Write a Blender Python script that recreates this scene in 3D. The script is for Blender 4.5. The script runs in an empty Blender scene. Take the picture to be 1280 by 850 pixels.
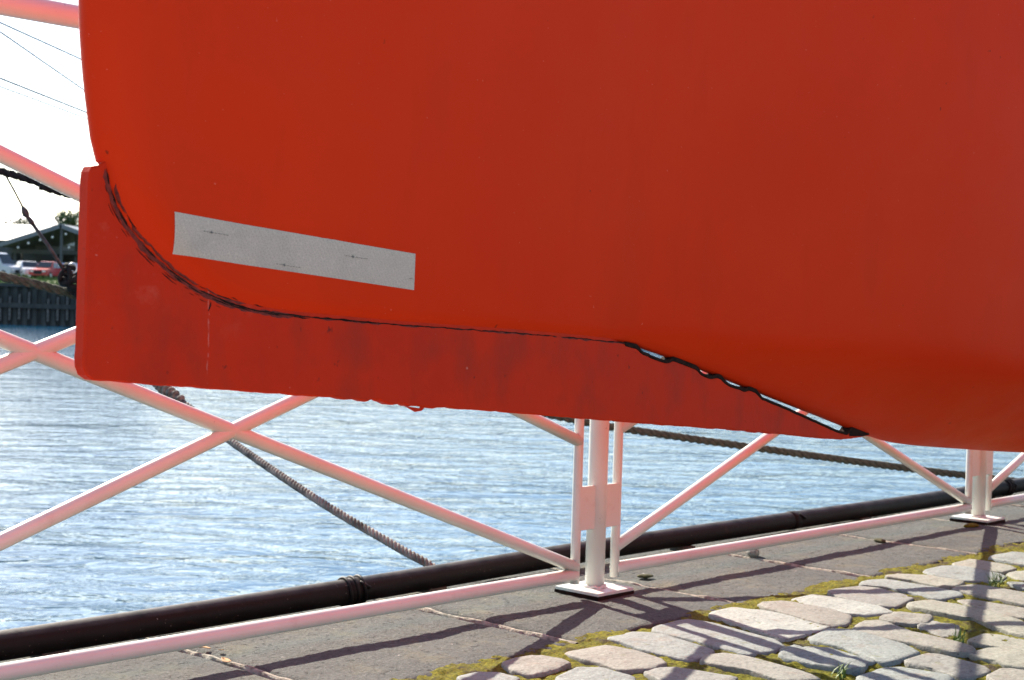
import bpy, bmesh, math, random
import numpy as np
from mathutils import Vector, Matrix, noise as mnoise
random.seed(7); np.random.seed(7)
R = math.radians
scene = bpy.context.scene
col = scene.collection

# ------------------------------------------------------------------ camera
CAMH = 0.71
pitch = math.atan(42/1900); roll = 0.03
F = Vector((0, math.cos(pitch), -math.sin(pitch))); U = Vector((0, math.sin(pitch), math.cos(pitch))); X = Vector((1, 0, 0))
right = X*math.cos(roll) + U*math.sin(roll); up = U*math.cos(roll) - X*math.sin(roll)
cd = bpy.data.cameras.new('camera'); cam = bpy.data.objects.new('camera', cd); col.objects.link(cam)
cam.matrix_world = Matrix(((right.x, up.x, -F.x, 0), (right.y, up.y, -F.y, 0), (right.z, up.z, -F.z, CAMH), (0, 0, 0, 1)))
cd.sensor_width = 23.6; cd.lens = 1900/1280*23.6; cd.clip_end = 6000; cd.clip_start = 0.05
cd.dof.use_dof = True; cd.dof.focus_distance = 2.5; cd.dof.aperture_fstop = 9
scene.camera = cam
# ------------------------------------------------------------------ sky, sun, exposure
SUN_AZ, SUN_EL = R(-32), R(35)          # azimuth to the right of +Y
w = bpy.data.worlds.new('World'); scene.world = w; w.use_nodes = True
nt = w.node_tree; bg = nt.nodes['Background']
sk = nt.nodes.new('ShaderNodeTexSky'); sk.sky_type = 'NISHITA'; sk.sun_disc = False
sk.sun_elevation = SUN_EL; sk.sun_rotation = SUN_AZ; sk.air_density = 1.0; sk.dust_density = 0.8; sk.ozone_density = 1.5
nt.links.new(sk.outputs[0], bg.inputs[0]); bg.inputs[1].default_value = 0.095
sd = bpy.data.lights.new('sun', 'SUN'); sun = bpy.data.objects.new('sun', sd); col.objects.link(sun)
sd.energy = 5.0; sd.angle = R(0.53); sd.color = (1, .90, .76)
sdir = Vector((math.sin(SUN_AZ)*math.cos(SUN_EL), math.cos(SUN_AZ)*math.cos(SUN_EL), math.sin(SUN_EL)))
sun.rotation_euler = sdir.to_track_quat('Z', 'Y').to_euler(); sun.location = (3, 8, 6)
vs = scene.view_settings
vs.view_transform = 'Standard'; vs.look = 'None'; vs.gamma = 1; vs.use_curve_mapping = False; vs.exposure = 1.32
scene.render.resolution_x = 1024; scene.render.resolution_y = 680
scene.cycles.max_bounces = 8; scene.cycles.diffuse_bounces = 5

# ------------------------------------------------------------------ helpers
def mat(name, build=None, color=(.5,.5,.5), rough=.6, spec=.5, metal=0):
    m = bpy.data.materials.new(name); m.use_nodes = True
    p = m.node_tree.nodes['Principled BSDF']
    p.inputs['Base Color'].default_value = (*color, 1); p.inputs['Roughness'].default_value = rough
    p.inputs['Metallic'].default_value = metal; p.inputs['Specular IOR Level'].default_value = spec
    if build: build(m.node_tree, p)
    return m
class N:
    """little node builder"""
    def __init__(s, t, p): s.t = t; s.p = p; s.co = t.nodes.new('ShaderNodeTexCoord').outputs['Object']
    def n(s, typ, **kw):
        nd = s.t.nodes.new(typ)
        for k, v in kw.items(): setattr(nd, k, v)
        return nd
    def L(s, a, b): s.t.links.new(a, b)
    def mapping(s, scale, src=None, rot=(0,0,0)):
        m = s.n('ShaderNodeMapping'); m.inputs['Scale'].default_value = scale; m.inputs['Rotation'].default_value = rot
        s.L(src or s.co, m.inputs[0]); return m.outputs[0]
    def noise(s, scale, detail=4, rough=.55, src=None, dist=0, out='Fac'):
        x = s.n('ShaderNodeTexNoise'); x.inputs['Scale'].default_value = scale; x.inputs['Detail'].default_value = detail
        x.inputs['Roughness'].default_value = rough; x.inputs['Distortion'].default_value = dist
        s.L(src or s.co, x.inputs['Vector']); return x.outputs[out]
    def ramp(s, src, stops, interp='LINEAR'):
        r = s.n('ShaderNodeValToRGB'); r.color_ramp.interpolation = interp
        e = r.color_ramp.elements
        while len(e) < len(stops): e.new(.5)
        for q, (pos, c) in zip(e, stops):
            q.position = pos; q.color = (*c, 1) if len(c) == 3 else c
        s.L(src, r.inputs[0]); return r.outputs[0]
    def f(s, src, a, b, v0=0, v1=1):
        m = s.n('ShaderNodeMapRange'); m.inputs[1].default_value = a; m.inputs[2].default_value = b
        m.inputs[3].default_value = v0; m.inputs[4].default_value = v1; s.L(src, m.inputs[0]); return m.outputs[0]
    def math(s, op, a, b=None):
        m = s.n('ShaderNodeMath', operation=op)
        for i, v in enumerate((a, b)):
            if v is None: continue
            if isinstance(v, (int, float)): m.inputs[i].default_value = v
            else: s.L(v, m.inputs[i])
        return m.outputs[0]
    def mix(s, fac, a, b, typ='MIX'):
        m = s.n('ShaderNodeMix', data_type='RGBA', blend_type=typ)
        for i, v in ((0, fac), (6, a), (7, b)):
            if isinstance(v, (int, float)): m.inputs[i].default_value = v
            elif isinstance(v, tuple): m.inputs[i].default_value = (*v, 1)
            else: s.L(v, m.inputs[i])
        return m.outputs[2]
    def color(s, c): s.L(c, s.p.inputs['Base Color'])
    def rough(s, c): s.L(c, s.p.inputs['Roughness'])
    def bump(s, h, strength=.3, dist=.01):
        b = s.n('ShaderNodeBump'); b.inputs['Strength'].default_value = strength; b.inputs['Distance'].default_value = dist
        s.L(h, b.inputs['Height'])
        if s.p.inputs['Normal'].links: s.L(s.p.inputs['Normal'].links[0].from_socket, b.inputs['Normal'])
        s.L(b.outputs[0], s.p.inputs['Normal'])
def add(name, me, parent=None, m=None, smooth=False):
    o = bpy.data.objects.new(name, me); col.objects.link(o)
    if m and not me.materials: me.materials.append(m)
    if parent: o.parent = parent
    if smooth and len(me.polygons): me.polygons.foreach_set('use_smooth', [True]*len(me.polygons))
    return o
def pd(name, v, f, m=None, parent=None, smooth=False):
    me = bpy.data.meshes.new(name); me.from_pydata([tuple(q) for q in v], [], [tuple(q) for q in f]); me.update()
    return add(name, me, parent, m, smooth)
def empty(name, loc=(0,0,0), rz=0, label=None, cat=None, group=None):
    o = bpy.data.objects.new(name, None); col.objects.link(o); o.location = loc; o.rotation_euler = (0,0,rz); o.empty_display_size = .1
    if label: tag(o, label, cat, group)
    return o
def tag(o, label=None, cat=None, group=None, kind=None):
    if label: o['label'] = label
    if cat: o['category'] = cat
    if group: o['group'] = group
    if kind: o['kind'] = kind
    return o
def box_vf(x0, x1, y0, y1, z0, z1):
    v = [(x0,y0,z0),(x1,y0,z0),(x1,y1,z0),(x0,y1,z0),(x0,y0,z1),(x1,y0,z1),(x1,y1,z1),(x0,y1,z1)]
    return v, [(0,3,2,1),(4,5,6,7),(0,1,5,4),(1,2,6,5),(2,3,7,6),(3,0,4,7)]
def box(name, b, m, parent=None, bev=0):
    v, f = box_vf(*b); o = pd(name, v, f, m, parent)
    if bev:
        bm = bmesh.new(); bm.from_mesh(o.data); bmesh.ops.bevel(bm, geom=bm.edges[:], offset=bev, segments=2, affect='EDGES'); bm.to_mesh(o.data); bm.free()
    return o
def tube_vf(pts, rad, sides=16, cap=True):
    pts = [Vector(p) for p in pts]; n = len(pts); v = []; f = []
    rads = rad if hasattr(rad, '__len__') else [rad]*n
    t0 = (pts[1]-pts[0]).normalized(); a = t0.orthogonal().normalized()
    for i, p in enumerate(pts):
        t = (pts[min(i+1, n-1)]-pts[max(i-1, 0)]).normalized()
        a = (a - t*a.dot(t)).normalized(); b = t.cross(a)
        for k in range(sides):
            q = 2*math.pi*k/sides; v.append(p + (a*math.cos(q)+b*math.sin(q))*rads[i])
    for i in range(n-1):
        for k in range(sides):
            k2 = (k+1) % sides; f.append((i*sides+k, i*sides+k2, (i+1)*sides+k2, (i+1)*sides+k))
    if cap: f.append(tuple(range(sides-1, -1, -1))); f.append(tuple((n-1)*sides+k for k in range(sides)))
    return v, f
def tube(name, pts, rad, m, parent=None, sides=16):
    v, f = tube_vf(pts, rad, sides); return pd(name, v, f, m, parent, True)
def merge(lst):
    V = []; Fc = []
    for v, f in lst:
        o = len(V); V += list(v); Fc += [tuple(i+o for i in q) for q in f]
    return V, Fc
def catmull(pts, per=12):
    P = [Vector(p) for p in pts]; P = [P[0]*2-P[1]] + P + [P[-1]*2-P[-2]]; out = []
    for i in range(1, len(P)-2):
        for k in range(per):
            t = k/per; a, b, c, d = P[i-1:i+3]
            out.append(.5*((2*b)+(c-a)*t+(2*a-5*b+4*c-d)*t*t+(3*b-a-3*c+d)*t**3))
    out.append(P[-2]); return out
def resample(pts, step):
    pts = [Vector(p) for p in pts]; out = [pts[0]]; acc = 0
    for a, b in zip(pts, pts[1:]):
        L = (b-a).length; d = step-acc
        while d <= L: out.append(a.lerp(b, d/L)); d += step
        acc = (acc+L) % step
    out.append(pts[-1]); return out
def fbm(x, y, z, sc, oct=3):
    return mnoise.fractal(Vector((x*sc, y*sc, z*sc)), 1.0, 2.0, oct)

# ------------------------------------------------------------------ materials
def m_paint(t, p):
    b = N(t, p)
    big = b.noise(2.2, 3); c = b.mix(b.f(big, .3, .7), (.66,.030,.0045), (.70,.035,.0055))
    fl = b.noise(160, 2, src=b.mapping((1, 1, 1))); c = b.mix(b.math('MULTIPLY', b.f(fl, .74, .80), .35), c, (.75,.35,.28))
    sp = b.noise(55, 2); c = b.mix(b.math('MULTIPLY', b.f(sp, .76, .80), .7), c, (.12,.02,.01))
    st = b.noise(9, 4, src=b.mapping((1, 1, .25))); c = b.mix(b.math('MULTIPLY', b.f(st, .55, .8), .18), c, (.36,.028,.012))
    b.color(c); p.inputs['Specular IOR Level'].default_value = .06; b.rough(b.f(b.noise(12, 3), .3, .7, .38, .50))
    b.bump(b.noise(45, 3), .05, .01); b.bump(b.noise(380, 2), .10, .002); b.bump(b.noise(5, 2), .06, .03)
PAINT = mat('hull_paint', m_paint)
def m_fin(t, p):
    b = N(t, p)
    big = b.noise(7, 4); c = b.mix(b.f(big, .3, .7), (.55,.021,.005), (.63,.029,.006))
    dirt = b.noise(14, 5, src=b.mapping((1, 1, .6))); c = b.mix(b.math('MULTIPLY', b.f(dirt, .50, .76), .50), c, (.24,.030,.018))
    ch = b.noise(60, 2); c = b.mix(b.math('MULTIPLY', b.f(ch, .77, .80), .4), c, (.72,.36,.30))
    dk = b.noise(48, 3, src=b.mapping((1.3, 1, 1))); c = b.mix(b.math('MULTIPLY', b.f(dk, .70, .76), .7), c, (.06,.015,.012))
    # hairline crack running down the plate
    sep = b.n('ShaderNodeSeparateXYZ'); b.L(b.co, sep.inputs[0])
    wob = b.math('MULTIPLY', b.math('SUBTRACT', b.noise(60, 3), .5), .008)
    dx = b.math('ABSOLUTE', b.math('SUBTRACT', b.math('ADD', sep.outputs[0], wob), .163))
    c = b.mix(b.math('MULTIPLY', b.f(dx, .0003, .0012, .38, 0), b.f(b.noise(90, 2), .42, .6)), c, (.70,.30,.25))
    # chalky scuffs close to the seam
    sc = b.noise(26, 5, .7); nz = b.f(sep.outputs[2], .64, .72)
    c = b.mix(b.math('MULTIPLY', b.math('MULTIPLY', b.f(sc, .58, .78), nz), .16), c, (.66,.26,.20))
    b.color(c); p.inputs['Specular IOR Level'].default_value = .09; b.rough(b.f(big, .3, .7, .45, .6))
    b.bump(b.noise(30, 4), .12, .008); b.bump(b.noise(300, 2), .1, .002)
FIN = mat('fin_paint', m_fin)
def m_black(t, p):
    b = N(t, p); b.color(b.ramp(b.noise(90, 3), [(.35, (.010,.006,.005)), (.75, (.040,.016,.012))])); b.bump(b.noise(220, 3), .5, .003)
SEAL = mat('black_sealant', m_black, rough=.85, spec=.12)
def m_tape(t, p):
    b = N(t, p)
    v = b.n('ShaderNodeTexVoronoi', feature='DISTANCE_TO_EDGE'); v.inputs['Scale'].default_value = 330
    b.L(b.mapping((1, 1, 1)), v.inputs['Vector'])
    wv = b.n('ShaderNodeTexWave'); wv.inputs['Scale'].default_value = 60; wv.inputs['Distortion'].default_value = .5
    b.L(b.mapping((1, 1, 1), rot=(0, R(35), 0)), wv.inputs['Vector'])
    c = b.mix(b.f(v.outputs[0], .0, .12), (.60,.50,.44), (.46,.375,.325))
    c = b.mix(b.math('MULTIPLY', wv.outputs['Fac'], .22), c, (.62,.52,.46))
    c = b.mix(b.math('MULTIPLY', b.f(b.noise(20, 4), .5, .75), .25), c, (.22,.20,.19))
    b.color(c); b.bump(v.outputs[0], .2, .001)
TAPE = mat('reflective_tape', m_tape, rough=.5, metal=.1)
STAMP = mat('stamp_ink', None, (.13,.12,.12), .6)
def m_white(t, p):
    b = N(t, p)
    n1 = b.noise(5, 4); c = b.mix(b.f(n1, .35, .7), (.66,.685,.635), (.60,.615,.57))
    d = b.noise(26, 5, .65); c = b.mix(b.math('MULTIPLY', b.f(d, .58, .76), .32), c, (.46,.36,.30))
    s = b.noise(110, 3); c = b.mix(b.math('MULTIPLY', b.f(s, .72, .76), .5), c, (.20,.13,.10))
    b.color(c); b.rough(b.f(n1, .3, .7, .3, .45)); b.bump(b.noise(70, 4), .12, .004)
WHITE = mat('white_rail_paint', m_white)
def m_granite(t, p):
    b = N(t, p)
    c = b.ramp(b.noise(3.2, 6, .6), [(.3, (.037,.042,.040)), (.7, (.068,.073,.069))])
    gr = b.noise(130, 4, .75); c = b.mix(b.math('MULTIPLY', b.f(gr, .46, .70), .8), c, (.138,.144,.134))
    c = b.mix(b.math('MULTIPLY', b.f(b.noise(85, 3, .6), .36, .30, 0, 1), .8), c, (.030,.030,.030))
    li = b.noise(6, 6, .7); c = b.mix(b.math('MULTIPLY', b.f(li, .52, .66), .55), c, (.135,.122,.072))
    c = b.mix(b.math('MULTIPLY', b.f(b.noise(2.0, 5, .6), .55, .70), .5), c, (.045,.044,.045))
    pit = b.f(b.noise(52, 4, .65), .63, .69); c = b.mix(pit, c, (.016,.016,.015))
    c = b.mix(b.math('MULTIPLY', b.f(b.noise(48, 3, src=b.mapping((1, 1.2, 1))), .73, .76), .8), c, (.48,.46,.43))
    b.color(c)
    b.bump(b.noise(18, 5, .6), .6, .012); b.bump(b.noise(130, 4, .75), .9, .006); b.bump(b.f(b.noise(52, 4, .65), .58, .69, 1, 0), .8, .006)
GRAN = mat('quay_granite', m_granite, rough=.9)
def m_mortar(t, p):
    b = N(t, p); b.color(b.ramp(b.noise(60, 4), [(.35, (.16,.145,.115)), (.65, (.40,.37,.31))])); b.bump(b.noise(150, 4), .7, .004)
MORTAR = mat('pale_mortar', m_mortar, rough=.95)
def stone_mat(name, a, bcol):
    def bld(t, p):
        b = N(t, p)
        c = b.mix(b.f(b.noise(7, 5, .6), .3, .7), a, bcol)
        g = b.noise(120, 4, .75); c = b.mix(b.math('MULTIPLY', b.f(g, .50, .66), .60), c, tuple(x*.42 for x in a))
        c = b.mix(b.math('MULTIPLY', b.f(g, .46, .34), .5), c, tuple(min(.75, x*1.35) for x in bcol))
        c = b.mix(b.math('MULTIPLY', b.f(b.noise(15, 5, .65), .55, .70), .55), c, (.20,.155,.12))
        c = b.mix(b.math('MULTIPLY', b.f(b.noise(28, 4, .65), .62, .70), .5), c, (.13,.13,.04))
        c = b.mix(b.math('MULTIPLY', b.f(b.noise(75, 3), .68, .72), .85), c, (.06,.05,.045))
        b.color(c); b.bump(b.noise(26, 5, .6), .5, .010); b.bump(b.noise(130, 4, .7), .5, .004)
    return mat(name, bld, rough=.8)
STONES = [stone_mat('pink_granite', (0.195,0.186,0.160), (0.223,0.221,0.192)),
          stone_mat('grey_granite', (0.177,0.195,0.186), (0.217,0.242,0.230)),
          stone_mat('pale_granite', (0.262,0.281,0.256), (0.297,0.320,0.295)),
          stone_mat('mauve_granite', (0.177,0.175,0.157), (0.207,0.210,0.192)),
          stone_mat('buff_granite', (0.219,0.216,0.175), (0.247,0.249,0.208))]
def m_moss(t, p):
    b = N(t, p)
    c = b.ramp(b.noise(120, 4, .7), [(.3, (.06,.07,.006)), (.5, (.17,.165,.010)), (.72, (.33,.29,.02))])
    c = b.mix(b.f(b.noise(13, 5, .7), .51, .64), c, (.075,.056,.035))
    c = b.mix(b.math('MULTIPLY', b.f(b.noise(60, 3), .60, .66), .8), c, (.05,.036,.022))
    b.color(c); b.bump(b.noise(420, 3, .8), .9, .006); b.bump(b.noise(150, 3), .6, .01)
MOSS = mat('moss_and_soil', m_moss, rough=.95, spec=.2)
def m_ground(t, p):
    b = N(t, p)
    br = b.n('ShaderNodeTexBrick'); br.inputs['Scale'].default_value = 1.0; br.inputs['Brick Width'].default_value = .26; br.inputs['Row Height'].default_value = .145
    br.inputs['Mortar Size'].default_value = .014; br.inputs['Color1'].default_value = (.40,.36,.33,1); br.inputs['Color2'].default_value = (.52,.48,.44,1); br.inputs['Mortar'].default_value = (.11,.11,.03,1)
    b.L(b.mapping((1,1,1), rot=(0,0,R(90))), br.inputs['Vector'])
    b.color(br.outputs[0]); b.bump(b.math('SUBTRACT', 1, br.outputs['Fac']), .6, .02)
GROUND = mat('far_paving', m_ground, rough=.85)
def m_pipe(t, p):
    b = N(t, p); n1 = b.noise(8, 4)
    c = b.ramp(n1, [(.35, (.004,.0045,.0045)), (.7, (.010,.010,.010))])
    c = b.mix(b.math('MULTIPLY', b.f(b.noise(26, 5, .65), .62, .74), .25), c, (.07,.04,.025))
    nrm = b.n('ShaderNodeNewGeometry'); sep = b.n('ShaderNodeSeparateXYZ'); b.L(nrm.outputs['Normal'], sep.inputs[0])
    dust = b.math('MULTIPLY', b.f(sep.outputs[2], .55, .95), b.f(b.noise(18, 4), .25, .6)); c = b.mix(b.math('MULTIPLY', dust, .40), c, (.16,.155,.15))
    sc = b.noise(200, 2, src=b.mapping((.12, 1, 1), rot=(.4,.3,.2))); c = b.mix(b.math('MULTIPLY', b.f(sc, .72, .76), .6), c, (.30,.28,.25))
    b.color(c); b.rough(b.f(n1, .3, .7, .5, .7)); p.inputs['Specular IOR Level'].default_value = .16; b.bump(b.noise(60, 3), .2, .005)
PIPE = mat('black_pipe', m_pipe)
def m_water(t, p):
    b = N(t, p)
    b.color(b.mix(b.f(b.noise(.05, 3), .35, .65), (.003,.062,.130), (.005,.072,.150)))
    p.inputs['IOR'].default_value = 1.333
    b.bump(b.noise(.32, 4, .55, src=b.mapping((.75, 1.3, 1)), dist=.8), .30, .40)
    b.bump(b.noise(1.7, 4, .6, src=b.mapping((.75, 1.25, 1)), dist=.8), .46, .08)
    b.bump(b.noise(7, 2, .5, src=b.mapping((.8, 1.1, 1))), .30, .02)
WATER = mat('river_water', m_water, rough=.06)
def rope_mat(name, stops, sc=60):
    def bld(t, p):
        b = N(t, p); c = b.ramp(b.noise(sc, 4, .7), stops); b.color(c); b.bump(b.noise(260, 3), .6, .004)
    return mat(name, bld, rough=.9, spec=.2)
R_BEIGE = rope_mat('hemp_strand', [(.3, (.055,.053,.036)), (.7, (.155,.145,.10))])
R_BLACK = rope_mat('black_strand', [(.3, (.008,.008,.008)), (.7, (.03,.03,.03))])
R_PALE = rope_mat('pale_strand', [(.3, (.30,.27,.22)), (.7, (.62,.58,.50))])
R_WEATH = rope_mat('weathered_strand', [(.30, (.02,.02,.02)), (.42, (.13,.125,.11)), (.70, (.40,.385,.34))], 13)
STEEL = mat('dark_steel', lambda t, p: N(t, p).color(N(t, p).ramp(N(t, p).noise(50), [(.3, (.03,.025,.022)), (.7, (.12,.09,.08))])), rough=.5, metal=.5)
def m_grass(t, p):
    b = N(t, p); b.color(b.ramp(b.noise(.6, 5, .7), [(.3, (.05,.085,.018)), (.7, (.13,.17,.045))]))
GRASS = mat('grass', m_grass, rough=.9)
BLADE = mat('grass_blade', lambda t, p: N(t, p).color(N(t, p).ramp(N(t, p).noise(40), [(.3, (.07,.13,.02)), (.7, (.16,.24,.05))])), rough=.6)
def m_pile(t, p):
    b = N(t, p); c = b.ramp(b.noise(1.6, 5, .65, src=b.mapping((1, 1, .35))), [(.3, (.035,.038,.036)), (.7, (.085,.085,.075))])
    b.color(c); b.bump(b.noise(6, 4), .4, .05)
PILE = mat('weathered_pile', m_pile, rough=.9)
POSTW = mat('pale_timber', lambda t, p: N(t, p).color(N(t, p).ramp(N(t, p).noise(3, 5), [(.35, (.07,.065,.06)), (.7, (.22,.2,.18))])), rough=.9)
def rnd_mat(name, c, rough=.5, metal=0, var=.15, sc=4):
    def bld(t, p):
        b = N(t, p); b.color(b.mix(b.f(b.noise(sc, 4), .3, .7), tuple(x*(1-var) for x in c), tuple(min(1, x*(1+var)) for x in c)))
    return mat(name, bld, rough=rough, metal=metal)
ROOF = rnd_mat('grey_sheet_roof', (.15,.175,.20), .5)
PALEROOF = rnd_mat('pale_sheet_roof', (.26,.29,.32), .45)
DARKW = rnd_mat('dark_shed_wall', (.09,.10,.105), .8)
GLASS = mat('car_glass', lambda t, p: N(t, p).color(N(t, p).ramp(N(t, p).noise(1), [(.3, (.02,.025,.03)), (.7, (.035,.04,.045))])), rough=.06)
TYRE = rnd_mat('tyre_rubber', (.02,.02,.02), .8)
LAMPW = rnd_mat('white_lamp_glass', (.85,.85,.82), .3, var=.03)
BARK = rnd_mat('bark', (.08,.06,.045), .9)
def leaf_mat(name, a, c):
    def bld(t, p):
        b = N(t, p); b.color(b.ramp(b.noise(.9, 4), [(.3, a), (.7, c)]))
    return mat(name, bld, rough=.6)
LEAF = [leaf_mat('leaf_dark', (.045,.075,.022), (.09,.13,.04)), leaf_mat('leaf_olive', (.09,.11,.03), (.15,.16,.05))]

# ------------------------------------------------------------------ frames of reference: the quay runs along the railing
B1 = Vector((0.224, 3.778, 0)); RA = R(47.59)
Rv = Vector((math.cos(RA), math.sin(RA), 0)); Nv = Vector((-math.sin(RA), math.cos(RA), 0))
def QP(s, n, z=0): return B1 + Rv*s + Nv*n + Vector((0, 0, z))
def qlocal(P): d = Vector(P)-B1; return Vector((d.dot(Rv), d.dot(Nv), d.z))

# ------------------------------------------------------------------ water, far bank
EDGE = .50; WZ = -2.03
water = pd('water', [(-900,-900,WZ),(900,-900,WZ),(900,128,WZ),(-900,128,WZ)], [(0,1,2,3)], WATER); tag(water, kind='structure')
xs = [-700,-300,-150] + list(range(-100, 61, 4)) + [100,200,400,800]
prof = [(127.4,-5),(127.4,1.15),(129,1.35),(133,1.75),(138,1.95),(160,2.05),(400,2.2),(3000,3)]
v = []; f = []
for i, (y, z) in enumerate(prof):
    for x in xs: v.append((x, y, z + (0 if i in (0, 1) else .12*fbm(x, y, 0, .15))))
for i in range(len(prof)-1):
    for j in range(len(xs)-1): a = i*len(xs)+j; f.append((a, a+1, a+1+len(xs), a+len(xs)))
bank = pd('far_bank', v, f, GRASS, smooth=True); tag(bank, kind='structure')

# ------------------------------------------------------------------ the quay: body, coping stones, cobbles
quay = empty('quay', B1, RA); tag(quay, kind='structure')
v, f = box_vf(-40, 60, -30, EDGE-.05, -5, -.36); qb = pd('quay_body', v, f, GRAN, quay)
JOINTS = [-6.3,-5.66,-5.02,-4.38,-3.72,-3.06,-2.42,-1.775,-1.12,-.46,.188,.80,1.435,2.07,2.72,3.36,4.0,4.65,5.3,5.95,6.6,7.25,7.9,8.55,9.2]
def coping(s0, s1, k):
    g = .008 if k % 3 else .006
    s0 += g; s1 -= g; fine = -3 < s0 < 3.5
    nu, nv_ = (44, 56) if fine else (8, 10)
    n0, n1 = -.325, EDGE; V = []; Fc = []
    for i in range(nu+1):
        for j in range(nv_+1):
            a = i/nu; b = j/nv_; s = s0+(s1-s0)*a; n = n0+(n1-n0)*b
            n += (.016*fbm(s, k, 3, 5)-.0)*(1-b)**6 + .012*fbm(s, k, 9, 7)*b**8
            s += .004*fbm(n, k, 1, 9)*(1 if a in (0, 1) else 0)
            e = min((s-s0), (s1-s), (n-n0)*1.0, (n1-n)*1.2); e = max(e, 0)
            z = -.006*math.exp(-e/.004) + .0030*fbm(s, n, k, 6, 4) + .0015*fbm(s, n, k, 40, 2) + .002*math.sin(k*2.3)
            V.append((s, n, z))
    idx = lambda i, j: i*(nv_+1)+j
    for i in range(nu):
        for j in range(nv_): Fc.append((idx(i,j), idx(i+1,j), idx(i+1,j+1), idx(i,j+1)))
    ring = [idx(i,0) for i in range(nu+1)] + [idx(nu,j) for j in range(1,nv_+1)] + [idx(i,nv_) for i in range(nu-1,-1,-1)] + [idx(0,j) for j in range(nv_-1,0,-1)]
    o = len(V)
    for q in ring: V.append((V[q][0], V[q][1], -.36))
    m_ = len(ring)
    for i in range(m_): Fc.append((ring[i], o+i, o+(i+1) % m_, ring[(i+1) % m_]))
    pd('coping_stone', V, Fc, GRAN, quay, True)
for k, (a, b) in enumerate(zip(JOINTS, JOINTS[1:])): coping(a, b, k)
for k, a in enumerate(JOINTS[1:-1]):           # pale mortar in the joints, ragged edges
    V = []; Fc = []; m_ = 70
    for i in range(m_+1):
        n = -.33 + (EDGE+.31)*i/m_; wd_ = .0050 + .007*max(0, fbm(n, k, 0, 14)) ; c0 = a+.003*fbm(n, k, 5, 8)
        z = .0002 + .0045*fbm(n, k, 7, 11)
        V += [(c0-wd_, n, -.012), (c0-wd_*.6, n, z), (c0+wd_*.6, n, z), (c0+wd_, n, -.012)]
    for i in range(m_):
        for j in range(3): q = i*4+j; Fc.append((q, q+1, q+5, q+4))
    pd('mortar_joint', V, Fc, MORTAR, quay, True)

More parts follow.
